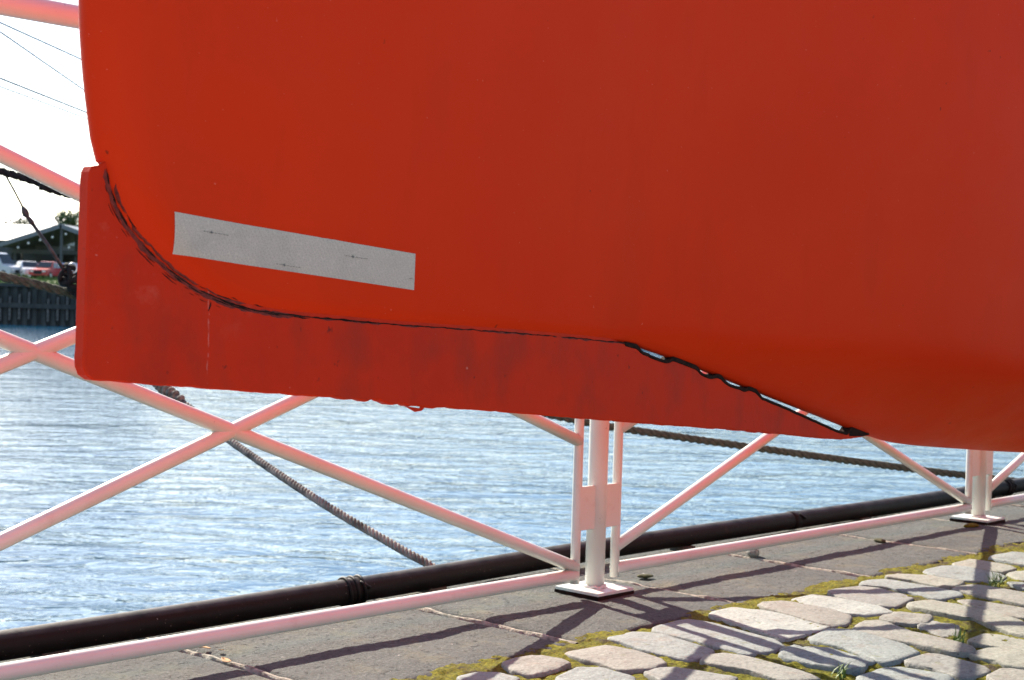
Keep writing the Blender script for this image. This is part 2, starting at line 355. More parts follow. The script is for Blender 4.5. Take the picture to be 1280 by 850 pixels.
paving = empty('pavement', B1, RA); tag(paving, kind='structure')
v = [(-40,-30,-.045),(60,-30,-.045),(60,-.30,-.045),(-40,-.30,-.045)]; pd('paving_bed', v, [(0,1,2,3)], GROUND, paving)
ST = [[[-0.733,-0.371],[-0.694,-0.359],[-0.638,-0.379],[-0.629,-0.423],[-0.634,-0.455],[-0.701,-0.468],[-0.754,-0.465],[-0.754,-0.414]],[[-0.561,-0.385],[-0.456,-0.396],[-0.438,-0.473],[-0.479,-0.574],[-0.529,-0.589],[-0.594,-0.561],[-0.578,-0.475]],[[-0.884,-0.39],[-0.819,-0.384],[-0.795,-0.421],[-0.796,-0.465],[-0.872,-0.493],[-0.912,-0.443]],[[-0.733,-0.508],[-0.647,-0.497],[-0.622,-0.526],[-0.631,-0.617],[-0.715,-0.644],[-0.764,-0.587]],[[-0.393,-0.367],[-0.312,-0.361],[-0.271,-0.401],[-0.298,-0.559],[-0.371,-0.591],[-0.42,-0.58],[-0.42,-0.473]],[[-0.245,-0.366],[-0.076,-0.353],[-0.132,-0.628],[-0.199,-0.651],[-0.28,-0.631],[-0.253,-0.506]],[[-0.006,-0.358],[0.095,-0.344],[0.134,-0.4],[0.123,-0.592],[0.021,-0.608],[-0.09,-0.601],[-0.063,-0.538],[-0.032,-0.43]],[[0.185,-0.367],[0.265,-0.385],[0.26,-0.564],[0.163,-0.613],[0.115,-0.597],[0.155,-0.442]],[[0.315,-0.376],[0.426,-0.387],[0.391,-0.615],[0.284,-0.584],[0.282,-0.468]],[[0.475,-0.379],[0.623,-0.398],[0.601,-0.559],[0.427,-0.586],[0.428,-0.497]],[[0.644,-0.389],[0.706,-0.362],[0.774,-0.381],[0.75,-0.598],[0.704,-0.626],[0.609,-0.612],[0.671,-0.453]],[[0.805,-0.369],[0.876,-0.371],[0.917,-0.428],[0.911,-0.541],[0.841,-0.554],[0.781,-0.541],[0.811,-0.444]],[[0.971,-0.389],[1.127,-0.396],[1.106,-0.569],[0.998,-0.591],[0.939,-0.528]],[[1.158,-0.381],[1.29,-0.381],[1.256,-0.534],[1.138,-0.538]],[[1.366,-0.398],[1.539,-0.402],[1.498,-0.519],[1.323,-0.566],[1.334,-0.476]],[[0.78,-0.573],[0.909,-0.574],[0.86,-0.767],[0.719,-0.822],[0.742,-0.719]],[[0.644,-0.656],[0.687,-0.675],[0.667,-0.883],[0.563,-0.909],[0.57,-0.774]],[[0.461,-0.613],[0.582,-0.621],[0.523,-0.889],[0.365,-0.954],[0.39,-0.886],[0.457,-0.781],[0.435,-0.763]],[[0.28,-0.636],[0.363,-0.635],[0.384,-0.721],[0.289,-0.737],[0.258,-0.672]],[[0.272,-0.736],[0.353,-0.737],[0.349,-0.8],[0.252,-0.847],[0.225,-0.825]],[[0.142,-0.655],[0.213,-0.635],[0.254,-0.655],[0.2,-0.741],[0.159,-0.915],[0.093,-0.951],[0.068,-0.908],[0.083,-0.804],[0.085,-0.697]],[[-0.055,-0.653],[0.071,-0.634],[0.086,-0.673],[0.022,-0.869],[-0.086,-0.876],[-0.126,-0.864],[-0.068,-0.748]],[[-0.187,-0.67],[-0.142,-0.674],[-0.118,-0.705],[-0.126,-0.843],[-0.168,-0.849],[-0.241,-0.869],[-0.25,-0.811],[-0.247,-0.708]],[[-0.289,-0.9],[-0.186,-0.897],[-0.148,-0.918],[-0.14,-1.028],[-0.252,-1.044],[-0.306,-0.979]],[[-0.089,-0.895],[0.029,-0.897],[-0.002,-1.043],[-0.129,-1.046],[-0.097,-0.982]],[[0.235,-0.883],[0.332,-0.876],[0.328,-1.009],[0.214,-1.042],[0.206,-0.978],[0.205,-0.906]],[[0.083,-0.953],[0.187,-0.961],[0.2,-1.064],[0.046,-1.115],[0.051,-1.057],[0.064,-1.014]],[[-0.079,-1.069],[0.013,-1.066],[0.03,-1.152],[-0.087,-1.187],[-0.124,-1.136]],[[-0.413,-0.621],[-0.357,-0.595],[-0.301,-0.613],[-0.344,-0.851],[-0.432,-0.829],[-0.406,-0.716]],[[-0.567,-0.596],[-0.525,-0.597],[-0.496,-0.631],[-0.473,-0.741],[-0.565,-0.763],[-0.621,-0.699]],[[0.995,-0.624],[1.025,-0.648],[1.023,-0.732],[0.947,-0.739],[0.942,-0.685]],[[1.147,-0.556],[1.218,-0.562],[1.241,-0.656],[1.105,-0.676],[1.082,-0.623]]]
SMAT = [0,0,1,1,1,1,2,0,2,3,1,4,1,4,1,0,0,4,0,3,0,1,1,1,3,4,4,0,0,3,1,4]
ROUGHST = {18, 19, 22}
centres = [(sum(p[0] for p in s)/len(s), sum(p[1] for p in s)/len(s)) for s in ST]
rnd = random.Random(3)
def inside(x, y, poly):
    c = False; n = len(poly)
    for i in range(n):
        (x1, y1), (x2, y2) = poly[i], poly[i-1]
        if (y1 > y) != (y2 > y) and x < (x2-x1)*(y-y1)/(y2-y1)+x1: c = not c
    return c
def near_traced(s, n, m_=.07):
    for p in ST:
        if inside(s, n, p): return True
        for q in p:
            if abs(q[0]-s) < m_*.8 and abs(q[1]-n) < m_: return True
    return False
row = 0; n = -.365
while n > -2.6 :
    ln = .235 + .02*rnd.random(); s = -3.2 + rnd.random()*.1
    while s < 4.2:
        wd_ = .115 + .05*rnd.random()
        cx, cy = s+wd_/2, n-ln/2
        tests = [(s+.02, n-.03), (s+wd_-.02, n-.03), (cx, cy), (s+.02, n-ln+.03), (s+wd_-.02, n-ln+.03)]
        vis = cy > -1.6 and cx > -1.9 or (-1.0 < cx < 1.5)
        if not any(near_traced(*q) for q in tests) and vis:
            j = lambda: (rnd.random()-.5)*.022
            ST.append([[s+j(), n+j()], [cx, n+.008+j()], [s+wd_+j(), n+j()], [s+wd_+.006+j(), cy], [s+wd_+j(), n-ln+j()], [cx, n-ln-.006+j()], [s+j(), n-ln+j()], [s-.006+j(), cy]])
            SMAT.append(rnd.randrange(5))
        s += wd_ + .022
    n -= ln + .024; row += 1
ST, SMAT = ST[:298], SMAT[:298]
def chaikin(p):
    o = []
    for a, b in zip(p, p[1:]+p[:1]):
        o += [[a[0]*.85+b[0]*.15, a[1]*.85+b[1]*.15], [a[0]*.15+b[0]*.85, a[1]*.15+b[1]*.85]]
    return o
for k, poly in enumerate(ST):
    p = chaikin([[cx0+(q[0]-cx0)*1.16, cy0+(q[1]-cy0)*1.12] for cx0, cy0 in [(sum(a[0] for a in poly)/len(poly), sum(a[1] for a in poly)/len(poly))] for q in poly])
    if k < 120: p = chaikin(p)
    if sum(a[0]*b[1]-b[0]*a[1] for a, b in zip(p, p[1:]+p[:1])) < 0: p = p[::-1]
    m_ = len(p); cx = sum(q[0] for q in p)/m_; cy = sum(q[1] for q in p)/m_
    rough_ = 2.6 if k in ROUGHST else 1
    top = .0045 + .0040*rnd.random(); tx = (rnd.random()-.5)*.05; ty = (rnd.random()-.5)*.03
    V = []; Fc = []
    for sc, z in ((1.01,-.05), (1.0,-.004), (.985,.55), (.955,.88), (.90,.99), (.55,1.0), (.25,1.0)):
        for q in p:
            x = cx+(q[0]-cx)*sc; y = cy+(q[1]-cy)*sc
            if z < 0: zz = z
            else: zz = top*z + (.0028*fbm(x, y, k, 15, 3)+.0012*fbm(x, y, k, 60, 2))*rough_ + (x-cx)*tx + (y-cy)*ty
            if sc > .9: x += .005*fbm(q[0], q[1], k, 32); y += .005*fbm(q[1], q[0], k+9, 32)
            V.append((x, y, zz))
    V.append((cx, cy, top+.002*fbm(cx, cy, k, 14)))
    for r_ in range(6):
        for i in range(m_): i2 = (i+1) % m_; Fc.append((r_*m_+i, r_*m_+i2, (r_+1)*m_+i2, (r_+1)*m_+i))
    for i in range(m_): Fc.append((6*m_+i, 6*m_+(i+1) % m_, 7*m_))
    o = pd('cobblestone', V, Fc, STONES[SMAT[k]], paving, True)
# moss and soil between the stones
nu, nv_ = 520, 190; s0, s1, n0, n1 = -1.4, 2.7, -1.75, -.30
V = np.zeros(((nu+1)*(nv_+1), 3)); q = 0
for i in range(nu+1):
    for j in range(nv_+1):
        s = s0+(s1-s0)*i/nu; n = n0+(n1-n0)*j/nv_
        a = fbm(s, n, 2, 6, 3); b = fbm(s, n, 5, 45, 3)
        z = -.0012 + .0045*a + .0055*b
        if n > -.37: z += .008*fbm(s, 3, 1, 4)+.001
        V[q] = (s, n, min(z, .0055)); q += 1
Fc = [(i*(nv_+1)+j, (i+1)*(nv_+1)+j, (i+1)*(nv_+1)+j+1, i*(nv_+1)+j+1) for i in range(nu) for j in range(nv_)]
o = pd('moss', V, Fc, MOSS, paving, True); tag(o, kind='stuff')

# ------------------------------------------------------------------ railing
rail = empty('railing', B1, RA, 'white painted tubular steel railing with crossed diagonals along the quay edge', 'railing')
def post(s, first=[None]):
    if first[0] is None:
        p = tube('post', [(0,0,.006),(0,0,.3),(0,0,.7),(0,0,1.215)], .0245, WHITE, rail, 28)
        bp = box('base_plate', (-.07,.07,-.07,.07,.0095,.0175), WHITE, p, .0012)
        box('bedding', (-.0705,.0705,-.0705,.0705,-.012,.0100), SEAL, p)
        for sg in (-1, 1):
            for z in (.165, .86): box('bracket', (min(sg*.018, sg*.082), max(sg*.018, sg*.082), -.012,-.004, z, z+.108), WHITE, p, .001)
        # rough weld bead round the foot
        pts = [(.0265*math.cos(a), .0265*math.sin(a), .0195+.002*math.sin(a*7)) for a in np.linspace(0, 2*math.pi, 36)]
        tube('weld', pts, .004, WHITE, p, 6); tube('cap', [(0,0,1.21),(0,0,1.222)], .027, WHITE, p, 24)
        first[0] = p; p.location.x = s; return
    src = first[0]; p = src.copy(); col.objects.link(p); p.parent = rail; p.location.x = s
    for ch in src.children: c = ch.copy(); col.objects.link(c); c.parent = p
POSTS = [-6.525,-4.35,-2.175,0,2.132,4.29,6.46,8.62]
for s in POSTS: post(s)
def panel(a, b):
    a += .078; b -= .078
    pn = empty('panel'); pn.parent = rail; pn.location = (a, 0, 0); L = b-a
    def seg(name, p, q, r):
        n_ = 10; pts = [Vector(p).lerp(Vector(q), i/n_) for i in range(n_+1)]; tube(name, pts, r, WHITE, pn, 20)
    seg('top_rail', (-.08,0,1.195), (L+.08,0,1.195), .0205)
    seg('bottom_rail', (0,0,.056), (L,0,.056), .0158)
    for x in (0, L): seg('upright', (x,0,.034), (x,0,1.19), .0118)
    for (z0, z1) in ((1.11,.385), (.80,.075), (.408,1.15), (.110,.825)):
        seg('diagonal', (0,0,z0), (L,0,z1), .0145)
for a, b in zip(POSTS, POSTS[1:]): panel(a, b)

# ------------------------------------------------------------------ black pipe along the edge
pts = [(s, .272+.006*math.sin(s*1.3)+.002*math.sin(s*5), .0370+.003*math.sin(s*2.1+.5)) for s in np.arange(-7, 9.01, .08)]
pipe = pd('edge_pipe', *[x for x in merge([tube_vf([QP(*p) for p in pts], .0290, 20)])], PIPE, None, True)
tag(pipe, 'long black pipe lying along the stone quay edge behind the railing', 'pipe')
for s in (-2.15, -.572, 1.36, 2.95):
    c = (s, .272+.006*math.sin(s*1.3)+.002*math.sin(s*5), .0370+.003*math.sin(s*2.1+.5))
    a = []
    for ds in ((-.022, 0, .022) if s != 1.36 else ()):
        pp = []
        for t in np.linspace(0, 2*math.pi, 25): pp.append(QP(c[0]+ds+.004*math.sin(t*2+s), c[1]+.0312*math.cos(t), c[2]+.0312*math.sin(t)))
        a.append(tube_vf(pp, .0045, 6, False))
    a.append(tube_vf([QP(c[0]-.02, *c[1:]), QP(c[0]+.02, *c[1:])], .0308, 18))
    a.append(tube_vf([QP(c[0]+.01, c[1]-.02, c[2]+.022), QP(c[0]+.03, c[1]-.034, c[2]+.008)], .005, 8))
    pd('pipe_clamp', *merge(a), PIPE, pipe, True)
for s in np.arange(-6.6, 9, 1.05):     # small packers the pipe sits on
    v, f = box_vf(s-.03, s+.03, .25, .30, -.02, .012); pd('packer', [QP(*p) for p in v], f, GRAN, pipe)

# ------------------------------------------------------------------ lifeboat
boat = empty('lifeboat', (-.470, 1.654, 0), R(90-42), 'red orange lifeboat hull with a long flat fin under its end, raised above the quay', 'lifeboat')
STEM = [(.04,1.62),(.022,1.5),(.008,1.35),(-.002,1.2),(-.009,1.1),(-.008,1.027),(-.005,.984),(0,.942),(.007,.899),(.013,.869)]
SEAM = [(.020,.851),(.028,.822),(.046,.791),(.073,.764),(.106,.740),(.139,.722),(.170,.710),(.215,.699),(.264,.693),(.341,.688),(.479,.681),(.634,.675),(.808,.667),(.943,.659),(.983,.654)]
HB = [(1.091,.632),(1.230,.600),(1.381,.564),(1.547,.525),(1.744,.479),(1.882,.457),(2.145,.434),(2.474,.409),(3.2,.36),(4.0,.33),(4.6,.335)]
prof = np.array([(p.x, p.z) for p in resample(catmull([(a, 0, b) for a, b in STEM+SEAM+HB], 8), .022)])
keel_u = np.array([p[0] for p in SEAM[5:]+HB]); keel_z = np.array([p[1] for p in SEAM[5:]+HB])
def smooth(x, a, b): t = np.clip((x-a)/(b-a), 0, 1); return t*t*(3-2*t)
def half_breadth(u, z):
    d = np.full(u.shape, 9.0)
    for a, b in zip(prof[:-1], prof[1:]):
        e = b-a; t = np.clip(((u-a[0])*e[0]+(z-a[1])*e[1])/(e@e), 0, 1)
        d = np.minimum(d, np.hypot(u-a[0]-t*e[0], z-a[1]-t*e[1]))
    kk = smooth(u, .03, .22)*(1-smooth(z, .86, .98)*(1-smooth(u, .1, .4)))
    Rr = .060*(1-kk)+.022*kk; wf = .036*(1-kk)+.0135*kk
    x = np.clip(d/Rr, 0, 1); wv = wf*np.sqrt(np.clip(1-(1-x)**2, 0, 1))
    wv = wv + (.07+.10*kk*np.exp(-d/.25))*d*(1-.4*smooth(d, .3, 1.2))
    zk = np.interp(u, keel_u, keel_z); vv = np.clip(z-zk, 0, None)
    bc = .21*smooth(u, .85, 2.3) + .12*smooth(u, 2.0, 3.4); hc = .03+.125*smooth(u, .9, 1.9)
    k = 8.0; S = -np.log(np.exp(-k*vv/hc)+np.exp(-k))/k + math.log(1+math.exp(-k))/k
    wv = wv + bc*S
    return wv
top_a = np.array((.10, 2.0)); NJ = 56
cum = np.concatenate(([0], np.cumsum(np.hypot(*np.diff(prof, axis=0).T)))); t_ = cum/cum[-1]
Q = np.stack([.04+(4.6-.04)*np.clip((t_-.0)/1, 0, 1)**1.08, 1.62-.05*np.sin(t_*3.14)], 1)
jj = np.linspace(0, 1, NJ+1)**1.8
Ug = prof[:, None, 0]+(Q-prof)[:, None, 0]*jj[None]; Zg = prof[:, None, 1]+(Q-prof)[:, None, 1]*jj[None]
Wg = half_breadth(Ug, Zg); Wg[:, 0] = 0; Wg[0, :] = 0
ni = len(prof); V = []; Fc = []
for sg in (-1, 1):
    for i in range(ni):
        for j in range(NJ+1): V.append((Ug[i,j], sg*Wg[i,j], Zg[i,j]))
of = ni*(NJ+1); ix = lambda s_, i, j: s_*of+i*(NJ+1)+j
for i in range(ni-1):
    for j in range(NJ):
        Fc.append((ix(0,i,j), ix(0,i+1,j), ix(0,i+1,j+1), ix(0,i,j+1))); Fc.append((ix(1,i,j), ix(1,i,j+1), ix(1,i+1,j+1), ix(1,i+1,j)))
for i in range(ni-1): Fc.append((ix(0,i,NJ), ix(0,i+1,NJ), ix(1,i+1,NJ), ix(1,i,NJ)))
for j in range(NJ): Fc.append((ix(0,ni-1,j), ix(1,ni-1,j), ix(1,ni-1,j+1), ix(0,ni-1,j+1)))
hull = pd('hull', V, Fc, PAINT, boat, True)
bm = bmesh.new(); bm.from_mesh(hull.data); bmesh.ops.remove_doubles(bm, verts=bm.verts, dist=.0004); bmesh.ops.recalc_face_normals(bm, faces=bm.faces); bm.to_mesh(hull.data); bm.free()
# rubbing strake and canopy above the frame
for sg in (-1, 1):
    pts = [(Q[i,0], sg*(Wg[i,NJ]+.01), Q[i,1]-.03) for i in range(0, ni, 6)]; tube('rubbing_strake', pts, .035, SEAL, boat, 10)
V = []; Fc = []; cs = np.linspace(.45, 4.4, 24)
for i, u in enumerate(cs):
    e = math.sin(math.pi*min(1, max(0, (u-.35)/4.15)))**.45; wd_ = float(np.interp(u, Q[:,0], Wg[:,NJ]))*.92; zb = float(np.interp(u, Q[:,0], Q[:,1]))-.02
    for a in np.linspace(0, math.pi, 17): V.append((u, -math.cos(a)*wd_, zb+math.sin(a)**.7*.42*e))
for i in range(23):
    for j in range(16): q = i*17+j; Fc.append((q, q+17, q+18, q+1))
Fc.append(tuple(range(17))); Fc.append(tuple(23*17+j for j in range(16, -1, -1)))
pd('canopy', V, Fc, PAINT, boat, True)

# fin
FT = .0095
def jag(pts, step, amp, seed, rag=None):
    o = []
    for p in resample([(a, 0, b) for a, b in pts], step):
        k_ = amp*(1+(rag(p.x) if rag else 0)); o.append((p.x, p.z + k_*fbm(p.x, seed, 0, 38, 3)))
    return o
seam_top = [(p.x, p.z+.013*(1-smooth(p.x, .88, .955))) if p.x > .19 else (p.x+.009, p.z+.010) for p in resample(catmull([(a,0,b) for a, b in SEAM[:-1]], 6), .014)]
hu = [p[0] for p in SEAM[-4:]+HB]; hz = [p[1] for p in SEAM[-4:]+HB]; hzf = lambda u: float(np.interp(u, hu, hz))
TLP = [(.955,.6535),(.99,.6465),(1.037,.6350),(1.137,.6145),(1.279,.5820),(1.435,.5428),(1.606,.4970),(1.666,.486),(1.728,.4840)]
tz = lambda u: float(np.interp(u, [p[0] for p in TLP], [p[1] for p in TLP])) + .0007*fbm(u, 31, 0, 38, 3)
SLOTS = ((.985,1.080,1.0), (1.146,1.210,.85), (1.220,1.308,.9), (1.330,1.662,1.1))
def slot_m(u):
    m_ = max([k_*max(0., 1-max(0., max(a-u, u-b)+.020)/.024) if a-.01 < u < b+.01 else 0. for a, b, k_ in SLOTS])
    m_ = min(1, max(0, m_*(1+.30*fbm(u, 2, 0, 45)))); return m_*m_*(3-2*m_)
fin_top = lambda u: (hzf(u)-.0028)*(1-slot_m(u))+(tz(u)-.0026)*slot_m(u) if u < 1.66 else tz(u)-.0015
tail = [(u, fin_top(u)) for u in np.arange(.965, 1.727, .006)]+[(1.729,.4830)]
front = [(.012,.850),(.004,.848),(.001,.842)]+[(-.001*(.842-z)/.2, z) for z in np.arange(.832,.642,-.01)]+[(-.002,.640),(-.001,.630),(.003,.621),(.012,.6155)]
rag = lambda x: 1.2*math.exp(-((x-1.2)/.25)**2)+3.2*math.exp(-((x-.46)/.10)**2)+.5*math.exp(-((x-1.5)/.15)**2)
bot = jag([(.02,.6150),(.104,.608),(.218,.599),(.318,.591),(.398,.585),(.454,.579),(.500,.5735),(.515,.5715),(.55,.570),(.639,.563),(.814,.548),(1.011,.531),(1.235,.513),(1.438,.495),(1.549,.4835),(1.637,.4775),(1.70,.479),(1.728,.482)], .005, .0012, 11, rag)
outline = seam_top + tail + bot[::-1] + front[::-1]
cl = [outline[0]]
for p in outline[1:]:
    if math.hypot(p[0]-cl[-1][0], p[1]-cl[-1][1]) > .002: cl.append(p)
outline = cl; m_ = len(outline)
def plate(name, outline, ht, bev, m, parent, lead=False):
    m_ = len(outline); ar = sum(a[0]*b[1]-b[0]*a[1] for a, b in zip(outline, outline[1:]+outline[:1]))
    sg = 1 if ar > 0 else -1; nrm = []; bv = []; y0 = []
    for i in range(m_):
        a, b = Vector(outline[i-2]), Vector(outline[(i+2) % m_]); t = (b-a).normalized(); nrm.append(Vector((-t.y, t.x))*sg)
        u, z = outline[i]; k_ = 0
        if lead and u < .006: k_ = min(1, max(0, (.835-z)/.03))*min(1, max(0, (z-.625)/.03))
        bv.append(bev+k_*.019); y0.append((ht-bev*.8)*(1-k_)+.003*k_)
    bm = bmesh.new(); rings = []; ts = np.linspace(0, math.pi/2, 6 if lead else 2)
    prof_ = [(-1, t) for t in ts[::-1]] + [(1, t) for t in ts]
    for sd_, t in prof_:
        rings.append([bm.verts.new((outline[i][0]+nrm[i].x*bv[i]*(1-math.cos(t)), sd_*(y0[i]+(ht-y0[i])*math.sin(t)), outline[i][1]+nrm[i].y*bv[i]*(1-math.cos(t)))) for i in range(m_)])
    for a, b in zip(rings, rings[1:]):
        for i in range(m_): bm.faces.new((a[i], a[(i+1) % m_], b[(i+1) % m_], b[i])).smooth = lead
    c1 = bm.faces.new(rings[0][::-1]); c2 = bm.faces.new(rings[-1])
    bmesh.ops.triangulate(bm, faces=[c1, c2]); bmesh.ops.recalc_face_normals(bm, faces=bm.faces)
    me = bpy.data.meshes.new(name); bm.to_mesh(me); bm.free(); return add(name, me, parent, m)
fin = plate('fin', outline, FT, .0022, FIN, boat)
fl = plate('paint_flake', [(.488,.5735),(.498,.569),(.506,.5655),(.518,.5665),(.524,.571),(.530,.5735),(.520,.5735),(.514,.570),(.503,.5715)], .0012, .0003, FIN, fin); fl.location.y = -.006

# black sealant along the seam
def ribbon(path, w0, seed, y0, parts, dens=1.0):
    pts = resample([(a, 0, b) for a, b in path], .004); run = []
    def flush():
        if len(run) > 2:
            V = []; Fc = []
            for i, (p, nrm, wd_) in enumerate(run):
                e = min(1, i/2, (len(run)-1-i)/2); h = wd_*e
                yb = -FT
                if y0 > 0: yb = min(yb, -float(half_breadth(np.array([p.x]), np.array([p.z]))[0]))
                for k_, yy in ((1, .003), (.8, -.0005), (-.8, -.0005), (-1, .003)): V.append((p.x+nrm.x*h*k_, yb+yy, p.z+nrm.z*h*k_))
            for i in range(len(run)-1):
                for j in range(3): q_ = i*4+j; Fc.append((q_, q_+1, q_+5, q_+4))
            parts.append((V, Fc))
        run.clear()
    for i in range(1, len(pts)-1):
        t = (pts[i+1]-pts[i-1]).normalized(); nrm = Vector((-t.z, 0, t.x))
        g = fbm(pts[i].x, pts[i].z, seed, 70, 3)
        if g > -dens*.35: run.append((pts[i]+nrm*.0012*fbm(pts[i].x, pts[i].z, seed+3, 60), nrm, w0*(.55+.9*max(0, .5+fbm(pts[i].x, pts[i].z, seed+7, 80)))))
        else: flush()
    flush()
seam_s = [(p.x, p.z) for p in resample(catmull([(a,0,b) for a, b in SEAM], 8), .006)]
def off(path, d):
    o = []
    for i, p in enumerate(path):
        a = path[max(0, i-1)]; b = path[min(len(path)-1, i+1)]; t = Vector((b[0]-a[0], b[1]-a[1])).normalized(); o.append((p[0]-t.y*d, p[1]+t.x*d))
    return o
part = lambda a, b: [p for p in seam_s if a <= p[0] <= b]
rb = []
yS = -.0300
SMUDGE = rnd_mat('seam_grime', (.17,.014,.007), .8, 0, .5, 120)
sm = []
ribbon(off(part(.018, .30), -.0015), .0034, 41, 1, sm, 2.2)
ribbon(off(part(.024, .22), .0050), .0020, 43, 1, sm, 1.0)
ribbon(off(part(.26, .99), -.0008), .0015, 45, 1, sm, 1.2)
for r_ in sm: pd('sealant', [(x, y+.0003, z) for x, y, z in r_[0]], r_[1], SMUDGE, boat)
ribbon(off(part(.020, .19), -.0085), .0006, 1, 0, rb, .15)
ribbon(off(part(.020, .18), -.0055), .0006, 3, 0, rb, .3)
ribbon(off(part(.018, .24), .0005), .0010, 2, 1, rb, .8)
ribbon(off(part(.020, .20), .0045), .0007, 5, 1, rb, .3)
ribbon(off(part(.09, .32), -.002), .0009, 6, 0, rb, .9)
ribbon(off(part(.17, .44), 0), .0011, 8, 1, rb, 2)
ribbon(off(part(.17, .25), .006), .0007, 9, 1, rb, .3)
ribbon(off(part(.36, .99), 0), .0008, 12, 1, rb, 2)
ribbon([(.166,.709),(.165,.700),(.162,.692)], .0018, 20, 0, rb, 2)
for r_ in rb: pd('sealant', *r_, SEAL, boat)
# bead on the fin's upper edge behind the open slot, with lumps that still bridge to the hull
us = np.arange(.955, 1.7181, .004)
top_ = [(u, (hzf(u)+.003)*(1-slot_m(u))+(tz(u)+.0008)*slot_m(u)) for u in us]
low = [(u, min(fin_top(u), top_[i][1]-.002)-.0012-.0012*abs(fbm(u, 0, 0, 25))) for i, u in enumerate(us)]
plate('sealant', top_+low[::-1], FT+.0010, .0006, SEAL, boat)
plate('sealant', [(1.655, tz(1.655)+.002),(1.69,.4885),(1.728,.4865),(1.730,.4825),(1.70,.4815),(1.655,.4835)], FT+.0012, .0006, SEAL, boat)
# reflective tape
TP = [(.0945,.8045),(.1025,.7575),(.4835,.7275),(.4785,.7750)]     # TL BL BR TR in (u,z)
def tp(a, b):
    l = Vector(TP[0]).lerp(Vector(TP[1]), b); r_ = Vector(TP[3]).lerp(Vector(TP[2]), b); return l.lerp(r_, a)
V = []; Fc = []; na, nb = 60, 10; UU = np.array([[tp(i/na, j/nb)[:] for j in range(nb+1)] for i in range(na+1)])
WW = half_breadth(UU[..., 0], UU[..., 1])
def tape_pt(a, b, lift):
    p = tp(a, b); wv = float(half_breadth(np.array([p.x]), np.array([p.y]))[0]); return (p.x, -wv-lift, p.y)
for i in range(na+1):
    for j in range(nb+1):
        e = .0008 if 0 < i < na and 0 < j < nb else .0006
        z_off = .0006*fbm(i*.3, 0, 0, 1) if j == 0 and 34 < i < 46 else 0
        V.append((UU[i,j,0], -WW[i,j]-e, UU[i,j,1]+z_off))
for i in range(na):
    for j in range(nb): q = i*(nb+1)+j; Fc.append((q, q+1, q+nb+2, q+nb+1))
tape = pd('reflective_tape', V, Fc, TAPE, boat, True); tape['label'] = 'silver grey reflective tape strip with faint stamped marks'
for a, b, ln in ((.155,.34,.10), (.44,.86,.10), (.73,.36,.10), (.985,.70,.03)):
    st = []
    def bar(a0, a1, b0, b1, n_=6):
        V = []; Fc = []
        for i in range(n_+1):
            for bb in (b0, b1): V.append(tape_pt(a0+(a1-a0)*i/n_, bb, .0016))
        for i in range(n_): Fc.append((2*i, 2*i+1, 2*i+3, 2*i+2))
        st.append((V, Fc))
    for i in range(9):                                     # row of small dashes standing for the tiny stamped letters
        t0 = a-ln/2+ln*i/9; bar(t0, t0+ln/9*(.55+.3*((i*7) % 3)/2), b-.008+.003*(i % 2), b+.008-.002*(i % 3), 2)
    bar(a-ln*.19, a-ln*.175, b-.045, b+.045, 2); bar(a-ln*.21, a-ln*.155, b-.025, b+.025, 2)
    pd('stamp', *merge(st), STAMP, tape)
# keel chocks carrying the boat outside the picture
for u in (3.45, 4.25):
    zk = float(np.interp(u, keel_u, keel_z)); P = Vector((-.470, 1.654, 0))+Vector((math.sin(R(42)), math.cos(R(42)), 0))*u
    ch = empty('keel_chock', P, R(48), 'front timber keel chock under the middle of the lifeboat hull' if u < 4 else 'rear timber keel chock under the far end of the lifeboat', 'chock')
    box('lower_block', (-.09,.09,-.22,.22,-.005,.15), POSTW, ch, .006); box('upper_block', (-.07,.07,-.15,.15,.148,zk+.02), POSTW, ch, .006)

# ------------------------------------------------------------------ ropes
def rope(name, path, r, mats, label, pitch=7.0, group=None, sides=7, parent=None, shade_core=None):
    root = parent or empty(name, path[0], 0, label, 'rope', group)
    P = resample(catmull(path, 14), r*(.5 if shade_core else 1.1)); o = Vector(root.location) if not parent else Vector(root.location)
    T = [(P[min(i+1, len(P)-1)]-P[max(i-1, 0)]).normalized() for i in range(len(P))]
    acc = [0]
    for a, b in zip(P, P[1:]): acc.append(acc[-1]+(b-a).length)
    if shade_core: tube('shade_core', [p-o for p in P], r*.55, shade_core, root, 8)  # black tube inside the strands paints the shade in their gaps
    for k in range(3):
        pts = []; a = T[0].orthogonal().normalized()
        for i, p in enumerate(P):
            a = (a-T[i]*a.dot(T[i])).normalized(); b = T[i].cross(a); q = 2*math.pi*(acc[i]/(r*pitch)+k/3)
            pts.append(p+(a*math.cos(q)+b*math.sin(q))*r*(.58 if shade_core else .5)-o)
        tube('strand', pts, r*(.42 if shade_core else .52), mats[k % len(mats)], root, sides)
    return root
HAW = [(-6.5,2.6,1.55),(-4.2,3.8,1.20),(-2.386,4.807,.911),(-1.757,5.202,.761),(-1.640,5.268,.734),(-1.520,5.334,.700),(-.721,5.728,.478),(.203,6.121,.271),(.470,6.227,.222),(1.075,6.453,.137),(1.810,6.710,.042),(2.342,6.886,-.018),tuple(QP(4.0,.62,-.06)),tuple(QP(4.6,.49,-.16))]
haw = rope('mooring_hawser', HAW, .0175, [R_BEIGE], 'thick beige brown twisted hawser stretched over the water behind the railing', 6.5)
blk = rope('mooring_rope', [(-6,4.9,2.3),(-4,5.15,1.70),(-2.596,5.215,1.325),(-1.768,5.210,1.120),(-1.699,5.210,1.103),(-1.602,5.209,1.075),(-1.519,5.209,1.045),(-.5,5.7,.80),(2,7.6,.45),tuple(QP(8.6,.6,-.05)),tuple(QP(9.4,.49,-.2))], .0150, [R_BLACK], 'black twisted mooring rope high above the hawser, touching the sky', 6)
